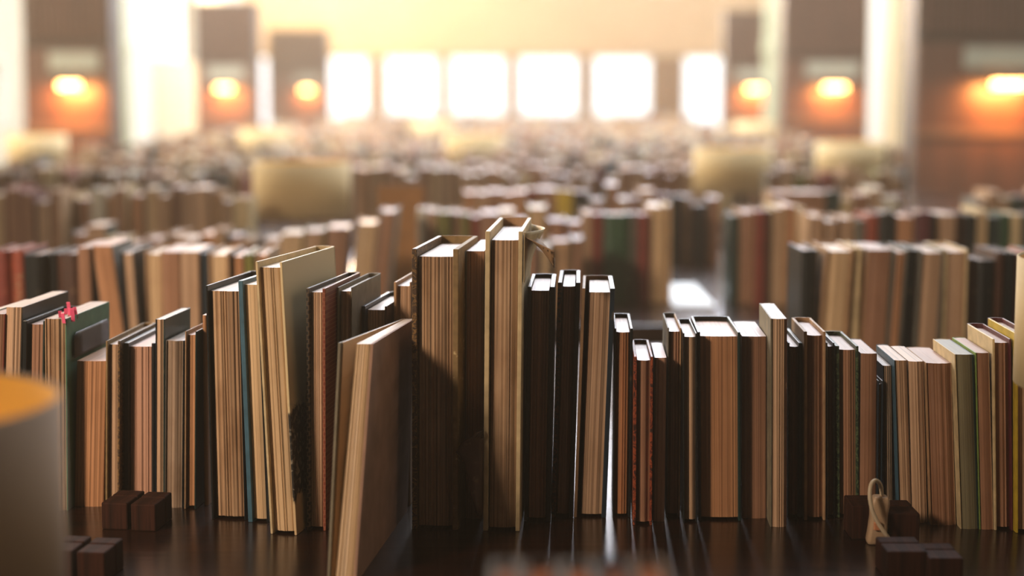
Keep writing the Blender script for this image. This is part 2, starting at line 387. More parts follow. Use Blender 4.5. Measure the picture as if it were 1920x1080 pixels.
bk('short ragged book with red marbled boards, lower than its neighbours', (1187, 1226), 677, (1187, 1222), 985, 'hard', 'redmarble', 'redmarble', 6, 5, 1, 0, pg='brown', depth=.12, bulge=.003)
bk('small smooth pinkish-paged book right of the red marbled one', (1227, 1251), 671, (1223, 1247), 978, 'soft', wl=1, wr=0, cl='brown', pg='pink', depth=.11, rag=.0003)
bk('book with dark left cover and frayed brown pages left of the thick orange-paged book', (1252, 1279), 623, (1248, 1277), 970, 'hard', 'grey', 'tan', 2, 2, pg='brown', depth=.12, rag=.0009)
bk('narrow white-topped book pressed against the thick orange-paged book', (1280, 1306), 633, (1278, 1309), 981, 'hard', 'black', 'black', 2, 2, pg='tan', depth=.11)
bk('thick orange-paged hardcover with a teal right board', (1307, 1389), 632, (1310, 1389), 977, 'hard', 'black', 'teal', 5, 5, pg='orange', depth=.125, rag=.0002, rise=.005)
bk('broad coverless brown-paged book right of the teal-boarded one', (1390, 1441), 631, (1391, 1440), 972, 'soft', wl=0, wr=0, pg='brown', depth=.12, rag=.0002)
bk('tall white-topped paperback rising above the right half of the row', (1442, 1476), 598, (1441, 1475), 988, 'soft', wl=3, wr=1, cl='greybrown', cr='brown', pg='tan', depth=.13, rag=.0008, yaw=3)
bk('low dim book with curved page edges beside the tall white-topped paperback', (1477, 1506), 651, (1477, 1504), 971, 'hard', 'black', 'teal', 2, 7, 0, 0, pg='brown', depth=.11, bulge=.004)
bk('tan-boarded hardcover with rounded brown page edges', (1507, 1548), 630, (1506, 1549), 976, 'hard', 'tan', 'tan', 6, 5, 1, 0, pg='smooth', depth=.11, bulge=.004)
bk('thin dim book between the tan-boarded and the green marbled hardcovers', (1549, 1565), 651, (1550, 1567), 972, 'hard', 'grey', 'black', 2, 2, pg='brown', depth=.1)
bk('short hardcover with green marbled boards', (1566, 1611), 657, (1568, 1611), 971, 'hard', 'greenmarble', 'greenmarble', 7, 5, pg='smooth', depth=.11, bulge=.003)
bk('coverless reddish-brown book right of the green marbled boards', (1612, 1646), 663, (1612, 1641), 972, 'soft', wl=0, wr=1, cr='brown', pg='smooth', depth=.105, rag=.0002)
bk('lowest thin blue-covered booklet deep in the gap', (1646, 1656), 722, (1642, 1655), 974, 'hard', 'navy', 'navy', 2, 2, pg='tan', depth=.09)
bk('dark blue-black book standing low in the gap', (1657, 1674), 686, (1656, 1681), 972, 'soft', wl=1, wr=1, cl='navy', cr='black', pg='grey', depth=.1)
bk('bulging tan paperback, first of the pressed-together trio', (1671, 1702), 676, (1682, 1710), 979, 'soft', wl=1, wr=0, cl='blue', pg='tan', depth=.11, rag=.0008)
bk('middle paperback of the pressed-together tan trio', (1703, 1734), 678, (1711, 1741), 980, 'soft', wl=0, wr=0, pg='tan', depth=.11, rag=.0003)
bk('widest paperback of the pressed-together tan trio', (1736, 1785), 681, (1743, 1796), 984, 'soft', wl=1, wr=1, cl='tan', cr='tan', pg='smooth', depth=.11, bulge=.004)
bk('greenish-grey paged paperback with cream side', (1787, 1825), 665, (1798, 1836), 992, 'soft', wl=2, wr=2, cl='cream', cr='teal', pg='green', depth=.11, rag=.0002)
bk('paperback with a bright green top edge line', (1827, 1857), 662, (1837, 1863), 993, 'soft', wl=2, wr=1, cl='palegreen', cr='tan', pg='smooth', depth=.11, rag=.0003)
bk('burgundy hardcover with cream jacket side and curved top', (1858, 1900), 644, (1864, 1901), 995, 'hard', 'cream', 'burgundy', 5, 4, pg='smooth', depth=.115, bulge=.003, spine='burgundy')
bk('yellow and burgundy book at the far right edge beside the lamp shade', (1901, 1940), 634, (1903, 1938), 1000, 'hard', 'yellow', 'burgundy', 5, 5, pg='tan', depth=.12, spine='burgundy')

GEO = [geom(*a, **k) for a, k, mk in SPECS]
def side(g, right, s):
    f = max(0, min(1, s/g['depth'])); q = g['trim']
    return (g['t']/2-(q[2]+(q[3]-q[2])*f)) if right else (-g['t']/2+(q[0]+(q[1]-q[0])*f))
for _ in range(8):          # neighbours lean on each other: narrow the pair wherever they would interpenetrate
    for A, B in zip(GEO, GEO[1:]):
        pf = pb = 0
        for S, T, rt in ((A, B, True), (B, A, False)):
            for k in range(9):
                y = S['depth']*k/8
                for z in (0, min(A['h'], B['h'])):
                    p = S['org']+S['u']*(side(S, rt, y)+S['sh']*z)+S['v']*y-T['org']
                    xx = p.dot(T['u'])-T['sh']*z; yy = p.dot(T['v'])
                    if -.003 <= yy <= T['depth']+.003:
                        pen = (xx-side(T, False, yy)) if rt else (side(T, True, yy)-xx)
                        if k < 3: pf = max(pf, pen+.0003)
                        if k > 2: pb = max(pb, pen+.0003)
        A['trim'][2] += pf/2; B['trim'][0] += pf/2; A['trim'][3] += pb/2; B['trim'][1] += pb/2
for g in GEO:
    for k in (0, 2): g['trim'][k] = min(g['trim'][k], g['t']*.3)
    for k in (1, 3): g['trim'][k] = min(g['trim'][k], g['t']*.42)
MARK = {}
for (a, k, mk), g in zip(SPECS, GEO):
    r = book(g, *a, **k)
    if mk: MARK[mk] = (r, g)
r_tab, g_tab = MARK['tab']; r_t, g_t = MARK['tall']

# page markers on the ragged paperback
for i, (px, py, hh, rz) in enumerate(((114, 590, .011, .5), (120, 594, .010, -.2), (123, 584, .010, .3), (131, 578, .014, .1), (130, 586, .013, -.5), (137, 591, .015, .2), (143, 585, .013, .4))):
    w = plane(px, py+5, TZ+g_tab['h']); q = w-g_tab['org']
    lx, ly = q.dot(g_tab['u']), q.dot(g_tab['v'])
    b = MB(); a = Vector((math.cos(rz), math.sin(rz)))*.0019; k = R.uniform(-.002, .002)
    z0 = g_tab['h']-.004; z1 = g_tab['h']+hh*.62
    for sgn, off in ((1, 0), ):
        n = Vector((-a.y, a.x)).normalized()*.0002
        pts = [(lx-a.x, ly-a.y), (lx+a.x, ly+a.y)]
        p0 = [(x+n.x, y+n.y, z0) for x, y in pts]+[(x+n.x+k, y+n.y, z1+(i % 2)*.001) for x, y in reversed(pts)]
        p1 = [(x-n.x, y-n.y, z) for (x, y, z) in [(pts[0][0], pts[0][1], z0), (pts[1][0], pts[1][1], z0), (pts[1][0]+k, pts[1][1], z1), (pts[0][0]+k, pts[0][1], z1)]]
        va = [b.bm.verts.new(p) for p in p0]; vb = [b.bm.verts.new(p) for p in p1]
        b.bm.faces.new(va); b.bm.faces.new(list(reversed(vb)))
        for j in range(4):
            b.bm.faces.new((va[j], vb[j], vb[(j+1) % 4], va[(j+1) % 4]))
    o = b.build('page_marker', TAB, r_tab); o['label'] = 'pink page marker'
# dark recessed picture panel on the green cover
b = MB(); t2 = g_tab['t']/2
def sheet(b, pts, off):
    """closed thin sheet from a grid of points"""
    n = len(pts); m = len(pts[0])
    A = [[b.bm.verts.new(p) for p in r] for r in pts]
    B = [[b.bm.verts.new(Vector(p)+off) for p in r] for r in pts]
    for i in range(n-1):
        for j in range(m-1):
            for G, rev in ((A, False), (B, True)):
                q = (G[i][j], G[i+1][j], G[i+1][j+1], G[i][j+1])
                f = b.bm.faces.new(tuple(reversed(q)) if rev else q); f.smooth = True
    edge = [(i, 0) for i in range(n)]+[(n-1, j) for j in range(1, m)]+[(i, m-1) for i in range(n-2, -1, -1)]+[(0, j) for j in range(m-2, 0, -1)]
    for k in range(len(edge)):
        i, j = edge[k]; i2, j2 = edge[(k+1) % len(edge)]
        b.bm.faces.new((A[i][j], A[i2][j2], B[i2][j2], B[i][j]))
rows = []
for iz in range(9):
    z = .159+(g_tab['h']-.017-.159)*iz/8; r = []
    inset = .012 if iz == 8 else 0
    for iy in range(5):
        y = .018+inset*.5+(.12-inset)*iy/4
        r.append((g_tab['sx'](z)+t2*(1-.07*y/.152)+.0003, y, z))
    rows.append(r)
sheet(b, rows, Vector((.0003, 0, 0)))
o = b.build('cover_picture', cloth('picture_grey_violet', '#3f3a3f', .5, .05), r_tab); o['label'] = 'dark grey panel on the green cover'

# torn dust jacket on the tallest book
gt = g_t; T = gt['t']/2; H = gt['h']
rows = []
for iz in range(13):
    q = iz/12; z = H-.042+q*.050; r = []
    for iy in range(9):
        p = iy/8; y = .001+p*.16
        x = T+.0012+.018*math.sin(math.pi*min(1, p*1.05))*(.25+.75*q)**2
        r.append((gt['sx'](z)+x*(1-.05*p), y, z-.004*p*q))
    rows.append(r)
b = MB(); sheet(b, rows, Vector((.0005, 0, 0))); o = b.build('dust_jacket', CV['cream'], r_t); o['label'] = 'cream paper jacket lifting off the board'
rows = []
for i in range(8):       # torn corner curling outwards at the front
    q = i/7; r = []
    for j in range(7):
        p = j/6
        x = T+.001+.030*q; y = .004+.05*p*(1-.5*q)-.006*q
        z = H+.004-.004*q-.020*q*q*p-.010*q*(1-p)+(R.uniform(-1, 1)*.0012 if q > .9 else 0)-.012*math.sin(math.pi*p)*q
        r.append((gt['sx'](H)+x, y, z))
    rows.append(r)
b = MB(); sheet(b, rows, Vector((0, 0, -.0006))); o = b.build('torn_flap', CV['tan'], r_t); o['label'] = 'torn paper corner curling out at the top'
rows = []
for i in range(9):       # torn lower piece on the left
    q = i/8; r = []; z = .018+.085*q
    wdt = [.004, .008, .012, .014, .016, .017, .027, .020, .004][i]
    for j in range(6):
        p = j/5
        r.append((gt['sx'](z)-T-.0006-wdt*p+(R.uniform(-1, 1)*.0008 if j == 5 else 0), -.002-.008*math.sin(p*1.8), z))
    rows.append(r)
b = MB(); sheet(b, rows, Vector((0, -.0005, 0))); o = b.build('torn_flap', CV['brown'], r_t); o['label'] = 'torn brown paper scrap hanging at the lower left'

# open book standing with its mouth to the camera
z1 = TZ+.217
def open_book():
    S0 = plane(757, 957, TZ); d = ray(770, 598); h = CZ+d[2]/d[1]*S0.y-TZ
    S1 = Vector((d[0]/d[1]*S0.y, S0.y))
    Tb = plane(684, 645, TZ+h); L = plane(634, 643, TZ+h)
    root = empty('open_book', (S0.x, S0.y, TZ)); tag(root, 'open paperback standing ajar in front of the row, bare cover facing right', 'book')
    sh = (S1.x-S0.x)/h
    tip = Tb-S1; tip0 = plane(668, 645, TZ+h)-S1; tip1 = plane(700, 645, TZ+h)-S1; lf = L-S1
    # at the base the mouth sits where the photo shows it leaving the frame
    base = plane(628, 1095, TZ)-S0; base1 = plane(667, 1095, TZ)-S0; basel = plane(613, 1090, TZ)-S0
    def lerp(a, b, k): return Vector((a.x+(b.x-a.x)*k, a.y+(b.y-a.y)*k))
    def sheetblock(name, mat, a0, b0, a1, b1, back, n=1, jag=0, sm=False, lab=None):
        """solid wedge: base mouth a0..b0, top mouth a1..b1, back edge at the hinge"""
        m = MB(); lv = 7; rings = []
        cols = max(2, n)
        for k in range(lv):
            q = k/(lv-1); z = h*q; ring = []
            A = lerp(a0, a1, q); B = lerp(b0, b1, q)
            # fore edge from A to B
            for i in range(cols+1):
                p = lerp(A, B, i/cols); j = R2[i % len(R2)]*jag
                ln = p.length; p = p*(1+j/ln)
                ring.append(p)
            for pt in back: ring.append(Vector(pt))
            rings.append([m.bm.verts.new((p.x+sh*z, p.y, z)) for p in ring])
            pts = ring
        N = len(rings[0])
        for k in range(lv-1):
            for i in range(N):
                j = (i+1) % N
                f = m.bm.faces.new((rings[k][i], rings[k][j], rings[k+1][j], rings[k+1][i]))
                uu = (i*.0011, j*.0011, j*.0011, i*.0011)
                for l, a, bb in zip(f.loops, uu, (k, k, k+1, k+1)): l[m.uv].uv = (a, h*bb/(lv-1))
        for ring, kk in ((rings[0], 0), (rings[-1], 1)):
            f = m.bm.faces.new(ring)
            for l in f.loops:
                # leaves run from mouth to hinge: u grows across the wedge
                ang = math.atan2(l.vert.co.x-sh*h*kk, -l.vert.co.y)
                l[m.uv].uv = (ang*.12, l.vert.co.y*.3)
        o = m.build(name, mat, root)
        if lab: o['label'] = lab
        return o
    R2 = [R.uniform(-1, 1)*.0009 for _ in range(40)]
    bk = 26
    w = tip1-tip0
    bA = base; bB = base1
    sheetblock('page_block', P_PALE, bA, lerp(bA, bB, .86), tip0, lerp(tip0, tip1, .84), [(.002, -.001), (-.006, 0)], n=22, jag=1)
    sheetblock('paper_cover', CV['pinktan'], lerp(bA, bB, .87), lerp(bA, bB, 1.0), lerp(tip0, tip1, .85), lerp(tip0, tip1, 1.0), [(.004, 0), (.0022, -.001)], lab='bare pinkish right-hand cover')
    l0 = basel; l1 = lf
    dx = Vector((.006, 0))
    sheetblock('paper_cover', CV['greybrown'], l0, l0+Vector((.0022, 0)), l1, l1+Vector((.0022, 0)), [(-.0075, 0), (-.0095, 0)], lab='thin left-hand cover swung open')
    sheetblock('loose_leaves', P_PALE, l0+Vector((.0026, .004)), l0+Vector((.0046, .004)), l1+Vector((.0026, .004)), l1+Vector((.0046, .004)), [(-.0062, 0), (-.0072, 0)], n=3)
    b = MB(); b.prism([(-.0095, .0004), (.004, .0004), (.004, .0016), (-.0095, .0016)], [0, h], sx=lambda z: sh*z); b.build('spine', CV['greybrown'], root)
open_book()

# ---------------------------------------------------------------- generic books of the rows behind
COLS = dict(tan='tan', cream='cream', black='black', teal='dark teal', red='red', burgundy='dark red', green='green', brown='brown', grey='grey', navy='navy blue',
            yellow='yellow', olive='olive', whitish='off-white', orange='orange-red', blue='blue')
CV['greend'] = cloth('cover_deep_green', '#1d4a30', .5, .1); COLS['greend'] = 'deep green'
ORD = 'first second third fourth fifth sixth seventh eighth ninth tenth eleventh twelfth thirteenth fourteenth fifteenth sixteenth seventeenth eighteenth nineteenth twentieth'.split()
def ordn(i):
    if i < 20: return ORD[i]
    n = i+1; tens = ['twent', 'thirt', 'fort', 'fift', 'sixt', 'sevent', 'eight', 'ninet'][min(7, n//10-2)]
    return tens+'y-'+ORD[n % 10-1] if n % 10 else tens+'ieth'
NB = [len([o for o in COL.objects if o.get('category') == 'book'])]
def back_mesh(t, h, d, lean, cov, pgm, hard, split, root=None, spine_out=False):
    """book with fore edge towards -y, or spine towards -y"""
    bt = .003 if hard else .0007; ov = .004 if hard else 0; rs = .004 if hard else 0
    sx = lambda z: lean*z
    def blk(m, mi):
        n = 5; fr = [(-t/2+bt+(t-2*bt)*i/n, ov-.002*math.sin(math.pi*i/n)+(.002 if i % 2 else 0)*.4) for i in range(n+1)]
        out = fr+[(t/2-bt, d-.003), (-t/2+bt, d-.003)]
        if spine_out: out = [(x, d-y) for x, y in reversed(out)]
        m.prism(out, [.002 if hard else 0.0002, h*.5, h-rs], sx=sx, mi=mi)
    def cvr(m, mi):
        if spine_out: o = [(-t/2, d), (-t/2, .003), (-t/4, -.001), (t/4, -.001), (t/2, .003), (t/2, d), (t/2-bt, d), (t/2-bt, .0035), (-t/2+bt, .0035), (-t/2+bt, d)]
        else: o = [(-t/2, 0), (-t/2+bt, 0), (-t/2+bt, d-.002), (t/2-bt, d-.002), (t/2-bt, 0), (t/2, 0), (t/2, d), (-t/2, d)]
        m.prism(o, [0, h*.5, h], sx=sx, mi=mi)
    if split:
        m = MB(); blk(m, 0); m.build('page_block', pgm, root)
        m = MB(); cvr(m, 0); return m.build('cover', cov, root)
    m = MB(); blk(m, 0); cvr(m, 1)
    return m
LAMPS = []
def row(rowname, px0, px1, Y, hs, spec=None, fore=.75, tmin=.02, tmax=.042, lean=0, group=None, split=None, pal=None, pgs=('tan', 'tan', 'pale', 'brown', 'smooth', 'orange'), dj=.012, seed=0):
    """stand books side by side from px0 to px1 on the line Y; spec lists (cover, thickness, height, spine_out, lean) first"""
    rr = random.Random(int(Y*100)+int(px0)+seed)
    x = (px0-960)/F*Y; x1 = (px1-960)/F*Y
    if Y > 7.5: x = max(x, -1.97); x1 = min(x1, 1.82)
    prev = None; i = 0; split = (Y < 3.9) if split is None else split
    pal = pal or ['tan', 'cream', 'brown', 'tan', 'grey', 'black', 'navy', 'whitish', 'teal', 'red', 'cream', 'olive', 'burgundy']
    spec = list(spec or [])
    while x < x1-.008:
        if spec: cov, t, h, so, ln = spec.pop(0)
        else:
            cov = rr.choice(pal); t = rr.uniform(tmin, tmax); h = hs*rr.uniform(.88, 1.07); so = rr.random() > fore; ln = lean+rr.uniform(-.01, .01)
        if x+t > x1+.006: t = max(.012, x1-x)
        if prev: x += max(0, (prev[0]-ln)*min(prev[1], h))+.0006
        hard = rr.random() < .6 or so
        y = Y+rr.uniform(-dj, dj); dd = min(.15, max(.11, h*.62))
        word = COLS[cov]
        size = 'thick' if t > .034 else 'slim' if t < .026 else 'mid-sized'
        shown = f'{word} {"hardcover" if hard else "paperback"}, {"spine" if so else "page edges"} outward'
        lab = f'{shown}, {ordn(i)} from left, {rowname[4:] if rowname.startswith("the ") else rowname}'
        pgm = PG[rr.choice(pgs)]
        if NB[0] < 298:
            r = empty('book', (x+t/2, y, TZ), 0) if split else None
            if split:
                back_mesh(t-.0008, h, dd, ln, CV[cov], pgm, hard, True, r, so)
            else:
                m = back_mesh(t-.0008, h, dd, ln, CV[cov], pgm, hard, False, None, so)
                r = m.build('book', [pgm, CV[cov]]); r.location = (x+t/2, y, TZ)
            tag(r, lab, 'book', group or f'books of {rowname}'); NB[0] += 1
        else:
            FAR.append((x+t/2, y, t-.0008, h, dd, ln, cov, pgm, hard, so))
        x += t; i += 1; prev = (ln, h)
FAR = []

row('the dark bank behind the left end', -20, 140, 2.5, .2, [('red', .026, .205, True, 0), ('orange', .022, .205, True, 0), ('black', .028, .2, True, 0), ('black', .016, .2, True, 0), ('brown', .032, .2, True, 0)], fore=0.2)
row('the left second row', 142, 502, 2.5, .205, [('brown', .02, .21, False, 0), ('grey', .030, .212, False, -.11), ('black', .022, .205, False, -.05), ('tan', .026, .203, False, 0), ('tan', .026, .203, False, 0), ('brown', .028, .203, False, 0), ('navy', .014, .20, True, 0), ('tan', .03, .203, False, 0), ('brown', .022, .2, False, 0), ('olive', .016, .2, True, 0), ('tan', .028, .203, False, 0), ('teal', .018, .205, True, 0), ('orange', .03, .215, False, 0)], fore=.9)
row('the right second row', 1507, 1960, 2.5, .2, [('black', .024, .205, True, .0), ('tan', .040, .208, False, .05), ('cream', .016, .208, True, .02), ('tan', .034, .206, False, .04), ('grey', .022, .206, False, .05), ('black', .014, .206, True, .05), ('grey', .036, .207, False, .03), ('cream', .034, .208, False, 0), ('brown', .018, .192, True, 0), ('black', .026, .19, True, 0), ('brown', .013, .202, True, 0), ('black', .014, .202, True, 0), ('orange', .030, .2, True, 0), ('greend', .020, .2, True, 0), ('burgundy', .022, .2, True, 0), ('brown', .024, .19, True, 0)], fore=.2)
row('the right third row', 1517, 1975, 3.32, .195, [('tan', .03, .2, False, 0), ('brown', .03, .19, False, 0), ('tan', .028, .195, False, 0), ('grey', .02, .19, True, 0), ('orange', .026, .2, True, 0), ('black', .03, .205, True, 0), ('brown', .04, .2, False, 0), ('burgundy', .03, .205, True, 0), ('black', .016, .2, True, 0), ('tan', .03, .2, False, 0), ('brown', .02, .2, True, 0), ('black', .02, .2, True, 0), ('cream', .018, .21, False, 0), ('teal', .03, .195, True, 0), ('greend', .02, .2, True, 0), ('cream', .02, .2, True, 0), ('black', .03, .2, True, 0)], fore=.4)
row('the bank right of the table gap', 1370, 1512, 3.5, .195, [('teal', .02, .185, True, 0), ('tan', .03, .195, False, 0), ('red', .022, .195, True, 0), ('brown', .012, .195, True, 0), ('cream', .024, .205, False, 0), ('tan', .024, .205, False, 0), ('cream', .02, .2, True, 0)])
row('the bank left of the table gap', 1092, 1258, 3.55, .19, [('tan', .02, .19, False, 0), ('red', .024, .185, True, 0), ('greend', .05, .185, True, 0), ('grey', .02, .185, True, 0), ('red', .022, .185, True, 0), ('tan', .03, .2, False, 0), ('cream', .03, .205, False, 0)])
row('the low stand behind the tallest book', 985, 1090, 3.3, .155, fore=.9)
row('the middle third row', 782, 1090, 3.62, .185, [('whitish', .02, .19, True, 0), ('tan', .02, .19, False, 0), ('olive', .03, .185, True, 0), ('tan', .02, .185, False, 0), ('olive', .02, .18, True, 0), ('red', .02, .175, True, 0)], fore=.5)
row('the low leaning bunch under the large lamp', 478, 640, 3.45, .155, lean=.08, fore=1, tmin=.03, tmax=.045, pal=['tan', 'brown', 'grey', 'olive'])
row('the leaning bunch beside the large lamp', 648, 722, 3.45, .195, lean=.12, fore=1, tmin=.03, tmax=.045, pal=['tan', 'brown', 'grey', 'olive'])
row('the left third row', 120, 470, 3.4, .16, fore=.55, pal=['cream', 'black', 'black', 'tan', 'brown', 'teal', 'whitish'], dj=.05)
row('the left end of the fourth row', -20, 112, 4.0, .205, fore=.9, tmin=.03, pgs=('pale', 'tan', 'smooth'))
row('the left fourth row', 114, 468, 4.1, .205, fore=.85)
row('the dim stretch behind the white patch', 1256, 1350, 4.35, .165, fore=.5, pal=['black', 'brown', 'navy', 'teal'], pgs=('brown', 'grey'))
row('the middle fourth row', 868, 1250, 4.1, .205, [('tan', .03, .2, False, 0)]*5+[('red', .03, .205, True, 0), ('cream', .04, .205, False, 0), ('yellow', .04, .205, True, 0), ('black', .04, .2, True, 0)], fore=.75)
row('the right fourth row', 1445, 1700, 4.1, .2, [('tan', .05, .2, False, 0), ('brown', .08, .198, False, 0), ('teal', .04, .2, True, 0)], fore=.6)
row('the right end of the fourth row', 1830, 1960, 4.05, .205, fore=.5)
row('the fifth row', 665, 1300, 5.2, .205, fore=.8, split=False)
row('the left fifth row', -20, 460, 5.2, .2, fore=.6, split=False)
row('the right fifth row', 1440, 1700, 5.2, .2, fore=.6, split=False)
for Y, a, b in ((5.9, -20, 1500), (6.7, 140, 1520), (7.7, 150, 1700), (8.1, 560, 1440), (8.85, 230, 1560), (9.2, 560, 1400), (10.1, 330, 1500), (11.2, 300, 1380), (12.7, 400, 1400), (14.0, 420, 1340), (16.2, 500, 1300), (17.5, 520, 1300), (20.3, 560, 1280)):
    row('far rows', a, b, Y, .2, fore=.6, split=False, tmin=.025, tmax=.05, pal=['tan', 'cream', 'whitish', 'brown', 'grey', 'black', 'blue', 'whitish', 'red', 'cream', 'tan'])
if FAR:
    m = MB(); mats = []
    def mi(mt):
        if mt not in mats: mats.append(mt)
        return mats.index(mt)
    for (x, y, t, h, d, ln, cov, pgm, hard, so) in FAR:
        a = mi(pgm); c = mi(CV[cov]); n0 = len(m.bm.verts)
        m.box(x-t/2+.002, x+t/2-.002, y+.003, y+d-.003, TZ+.001, TZ+h-.003, a)
        for (p, q, r, s) in ((x-t/2, x-t/2+.002, y, y+d), (x+t/2-.002, x+t/2, y, y+d), (x-t/2+.002, x+t/2-.002, *((y, y+.003) if so else (y+d-.003, y+d)))):
            m.box(p, q, r, s, TZ, TZ+h, c)
    o = m.build('distant_books', mats); tag(o, 'blurred mass of distant books filling the far tables', 'books', kind='stuff')

# big board lying upright: orange-brown cover seen flat, behind the leaning bunch
r = empty('portfolio', ((751-960)/F*3.8, 3.8, TZ)); tag(r, 'large orange-brown folder standing face outward behind the leaning books', 'folder')
m = MB(); m.prism([(-.052, 0), (.052, 0), (.052, .003), (-.052, .003)], [0, .232]); m.build('cover', CV['orange'] if False else cloth('cover_ochre', '#9a6a38', .6, .2), r)
m = MB(); m.prism([(-.050, .0032), (.050, .0032), (.050, .022), (-.050, .022)], [0.001, .225]); m.build('page_block', P_PALE, r)

# faded vertical lettering on the red spine at the left
for o in list(COL.objects):
    if str(o.get('label', '')).startswith('orange-red hardcover, spine outward, second from left, dark bank'):
        fc = bpy.data.curves.new('spine_title', 'FONT'); fc.body = 'TAMIN'; fc.size = .016; fc.extrude = .0002; fc.align_x = 'CENTER'; fc.align_y = 'CENTER'; fc.space_character = 1.15
        fo = bpy.data.objects.new('spine_title', fc); COL.objects.link(fo)
        bpy.context.view_layer.update()
        me = bpy.data.meshes.new_from_object(fo.evaluated_get(bpy.context.evaluated_depsgraph_get()))
        bpy.data.objects.remove(fo); me.materials.append(CV['tan'])
        to = bpy.data.objects.new('spine_title', me); COL.objects.link(to); to.parent = o
        to.location = (0, -.0012, .145); to.rotation_euler = (math.pi/2, math.pi/2, 0)
# ---------------------------------------------------------------- tables
def table(label, x0, x1, y0, y1):
    r = empty('reading_table', ((x0+x1)/2, (y0+y1)/2, 0)); tag(r, label, 'table', 'reading tables')
    a, c = (x1-x0)/2, (y1-y0)/2
    m = MB(); m.box(-a, a, -c, c, TZ-.04, TZ); m.build('table_top', WOOD_TABLE, r, bevel=.004)
    m = MB(); m.box(-a+.06, a-.06, -c+.05, -c+.07, TZ-.13, TZ-.04); m.box(-a+.06, a-.06, c-.07, c-.05, TZ-.13, TZ-.04); m.build('apron', WOOD_TABLE, r)
    for sx_ in (-1, 1):
        for sy_ in (-1, 1):
            m = MB(); cx, cy = sx_*(a-.1), sy_*(c-.09)
            m.prism([(cx-.025, cy-.025), (cx+.025, cy-.025), (cx+.025, cy+.025), (cx-.025, cy+.025)], [0, TZ-.04]); m.build('leg', WOOD_TABLE, r, bevel=.003)
table('dark glossy wooden table carrying the sharp front row of books', -1.6, 1.6, .45, 2.95)
table('dark table behind the front one with the large cream lamp', -2.4, 2.4, 3.2, 4.78)
table('third dark table back, in the blurred middle of the hall', -2.6, 2.6, 5.05, 6.95)
table('fourth dark table back, under the smaller lamps', -2.0, 1.85, 7.15, 9.5)
table('fifth dark table back, between the lamp-lit bookcase ends', -2.0, 1.85, 9.95, 11.6)
table('sixth dark table back, far down the hall', -2.0, 1.85, 12.5, 14.4)
table('seventh dark table back, near the windows', -2.0, 1.85, 16.0, 17.9)
table('last dark table before the bright far windows', -2.0, 1.85, 20.0, 21.0)

# ---------------------------------------------------------------- lamps
SHADE_DIM = plain('shade_fabric_dimmed', '#957a60', .9, noise=.05, scale=200)  # near lamp's dimness put into its fabric colour, same cloth as the others
def lamp(label, x, y, zt=.26, hgt=.138, rad=.125, fab=None):
    r = empty('table_lamp', (x, y, TZ)); tag(r, label, 'lamp', 'drum-shaded table lamps')
    m = MB(); m.lathe([(rad, zt-hgt), (rad, zt), (rad-.0015, zt), (rad-.0015, zt-hgt)], 64); m.build('lamp_shade', fab or SHADE, r)
    m = MB(); m.lathe([(rad-.0017, zt-hgt+.002), (rad-.0017, zt-.002), (rad-.0025, zt-.002), (rad-.0025, zt-hgt+.002)], 64); m.build('shade_lining', SHADE_IN, r)
    m = MB(); m.lathe([(.0, .0), (.055, 0), (.058, .004), (.058, .014), (.052, .02), (.012, .024), (.008, .03), (.0001, .03)], 32, closed=False); m.build('base', WOOD_BLOCK, r)
    m = MB(); m.tube([(0, 0, .028), (0, 0, zt-hgt+.03)], .007, 14); m.build('pole', METAL, r)
    m = MB(); zc = zt-hgt+.06; m.lathe([(.0001, zc-.03), (.012, zc-.03), (.014, zc-.012), (.026, zc+.01), (.028, zc+.025), (.02, zc+.045), (.0001, zc+.052)], 24, closed=False); m.build('bulb', BULB_OFF, r)
    m = MB()
    for k in range(3):
        a = k*2*math.pi/3+.4; m.tube([(.006*math.cos(a), .006*math.sin(a), zt-hgt+.028), ((rad-.002)*math.cos(a), (rad-.002)*math.sin(a), zt-.012)], .0012, 6)
    m.build('shade_holder', METAL, r)
    LAMPS.append((x, y)); return r
def lx(px, Y): return (px-960)/F*Y
lamp('dim drum lamp cut by the left frame edge, closest and very blurred', -.386, .96, fab=SHADE_DIM)
lamp('cream lamp shade peeking in at the right frame edge', .585, 1.53, .287, .116)
lamp('largest cream drum lamp in the background, left of centre', lx(566, 4.4), 4.4)
lamp('cream drum lamp standing right of centre, above the dark table gap', lx(1372, 5.5), 5.5)
lamp('honey-coloured drum lamp near the middle of the hall', lx(888, 7.35), 7.35)
lamp('pale drum lamp behind the largest background lamp', lx(498, 8.4), 8.4)
lamp('tan drum lamp near the left edge below the wall light', lx(72, 7.28), 7.28)
lamp('warm-toned lamp before the middle right bookcase', lx(1592, 6.25), 6.25)
lamp('small far pale lamp left of the middle right bookcase', lx(1412, 10.6), 10.6)
lamp('faint far lamp at the centre below the windows', lx(812, 11.0), 11.0)

# ---------------------------------------------------------------- wooden blocks, switch, cord
def block(label, x0, x1, y0, y1, h, yaw=0):
    cx, cy = (x0+x1)/2, (y0+y1)/2; r = empty('wooden_block', (cx, cy, TZ), yaw)
    tag(r, label, 'block', 'wooden blocks on the front table'); a, c = (x1-x0)/2, (y1-y0)/2
    m = MB(); m.box(-a, a, -c, c*.15, 0, h); m.build('block_front', WOOD_BLOCK, r, bevel=.0015)
    m = MB(); m.box(-a, a, c*.2, c, 0, h*1.02); m.build('block_back', WOOD_BLOCK, r, bevel=.0015)
def pl(px, py, z=TZ): return plane(px, py, z)
a = pl(197, 992); bq = pl(248, 992); block('left one of the paired dark wood blocks before the black-bound book', a.x, bq.x, a.y-.003, a.y+.05, .0275, -.12)
a = pl(252, 995); bq = pl(300, 995); block('right one of the paired dark wood blocks before the black-bound book', a.x, bq.x, a.y-.003, a.y+.05, .0275, -.12)
